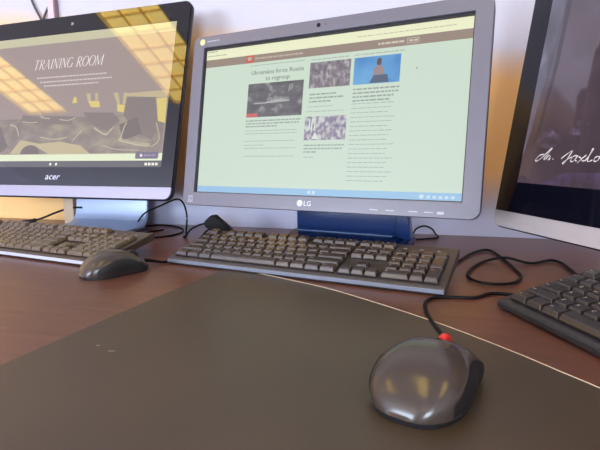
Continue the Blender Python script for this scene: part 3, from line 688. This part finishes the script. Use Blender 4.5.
# ------------------------------------------------------------------ cords and plugs
cbk = mat('cable_black', (12, 11, 13), .5, spec=.2)
def cord(name, label, pts, r, m=cbk, cat='cord', k=8):
    o = MB().tube(spline(pts, k), r, 8).build(name, m, smooth=True); return tag(o, label, cat)
root = thing('desk_cable', 'black power cord with a plug end leaning beside the leftmost stand', 'cord', (-.7087, 1.23, 0), 0)
F = Frame((-.7087, 1.23, 0), 0)
MB().tube([F(p) for p in spline([(-.72, 1.228, .0055), (-.685, 1.23, .014), (-.6479, 1.228, .0279), (-.6124, 1.222, .0393), (-.585, 1.21, .044), (-.562, 1.20, .045)], 8)], .0026, 8).build('cord_run', cbk, root, smooth=True)
MB().tube([F(p) for p in spline([(-.735, 1.226, .0045), (-.715, 1.228, .0065), (-.700, 1.229, .010)], 6)], .0052, 8).build('plug', cbk, root, smooth=True)
MB().tube([F(p) for p in spline([(-.6095, 1.222, .040), (-.612, 1.222, .018), (-.612, 1.222, .0035)], 6)], .0042, 8).build('cord_clip', cbk, root, smooth=True)
MB().tube([F(p) for p in spline([(-.596, 1.218, .042), (-.586, 1.215, .020), (-.578, 1.213, .0035)], 6)], .0042, 8).build('cord_clip', cbk, root, smooth=True)
cord('desk_cable', 'black cord arching from behind the leftmost stand to the desk under the middle display corner', [(-.40, 1.14, .014), (-.3599, 1.08, .0445), (-.3181, 1.06, .0627), (-.2756, 1.04, .0795), (-.2575, 1.03, .072), (-.2510, 1.03, .0453), (-.2525, 1.03, .022), (-.2545, 1.029, .003), (-.250, 1.02, .0022)], .0020)
cord('signal_cord', 'thin black cord looped on the desk right of the leftmost stand', [(-.385, 1.16, .0018), (-.345, 1.17, .0018), (-.295, 1.13, .0018), (-.272, 1.075, .0018), (-.282, 1.025, .0018), (-.315, .995, .0018), (-.345, 1.01, .0018), (-.352, 1.06, .0018), (-.325, 1.10, .0018)], .0018)
pl_ = thing('power_adapter', 'black plug adapter with two short leads behind the middle keyboard', 'plug', (-.175, 1.0, 0), -.4)
F = Frame((-.175, 1.0, 0), -.4)
MB().loft([[F((x, 1.0+dy, z)) for dy, z in ((-.012, zb), (.012, zb), (.012, zt_), (-.012, zt_))] for x, zb, zt_ in ((-.205, .026, .036), (-.193, .017, .047), (-.180, .002, .049), (-.166, 0, .036), (-.148, 0, .020), (-.144, 0, .013))]).build('plug_body', cbk, pl_, bevel=.003)
MB().tube([F(p) for p in spline([(-.200, 1.0, .031), (-.218, 1.0, .027), (-.236, 1.0, .018), (-.248, 1.0, .004), (-.252, .995, .0022)], 8)], .0022, 8).build('lead', cbk, pl_, smooth=True)
MB().tube([F(p) for p in spline([(-.192, .998, .022), (-.203, .995, .013), (-.212, .985, .003), (-.213, .96, .0022)], 8)], .0022, 8).build('lead', cbk, pl_, smooth=True)
cord('signal_cord', 'black cord standing in a small arch right of the middle stand', [(.232, .985, .0022), (.2375, .972, .008), (.2450, .97, .0190), (.2602, .968, .0246), (.2755, .966, .0190), (.2830, .962, .008), (.2865, .957, .0022), (.262, .945, .0022), (.235, .935, .0022)], .0018)
cord('thin_wire', 'thin pale wire lying over the foot of the middle stand', [(.168, .955, .024), (.178, .950, .0185), (.196, .935, .0145), (.210, .920, .008), (.222, .905, .0014), (.223, .885, .0014)], .0009, mat('wire_pale', (196, 204, 216), .3))
# things on the wall above the leftmost display
hang = tag(MB().tube(spline([RW(-.742, .006, .66), RW(-.724, .006, .5815), RW(-.703, .006, .538), RW(-.694, .006, .525), RW(-.686, .006, .538), RW(-.6634, .006, .5756), RW(-.640, .006, .66)], 8), .0028, 8).build('hanging_cable', mat('cable_grey', (78, 74, 82), .5), smooth=True), 'dark cable hanging in a V on the wall above the leftmost display', 'cable')
cdt = thing('cable_conduit', 'narrow pinkish conduit running up the wall behind the leftmost display', 'conduit', RW(-.655, .008, .001), WALL_A)
MB().box(-.012, .006, -.006, .007, 0, CEIL-.002).build('conduit_cover', mat('conduit_pink', (220, 200, 208), .6), cdt)
MB().box(.006, .010, -.005, .007, 0, CEIL-.002).build('conduit_edge', mat('conduit_edge_mauve', (150, 120, 130), .6), cdt)
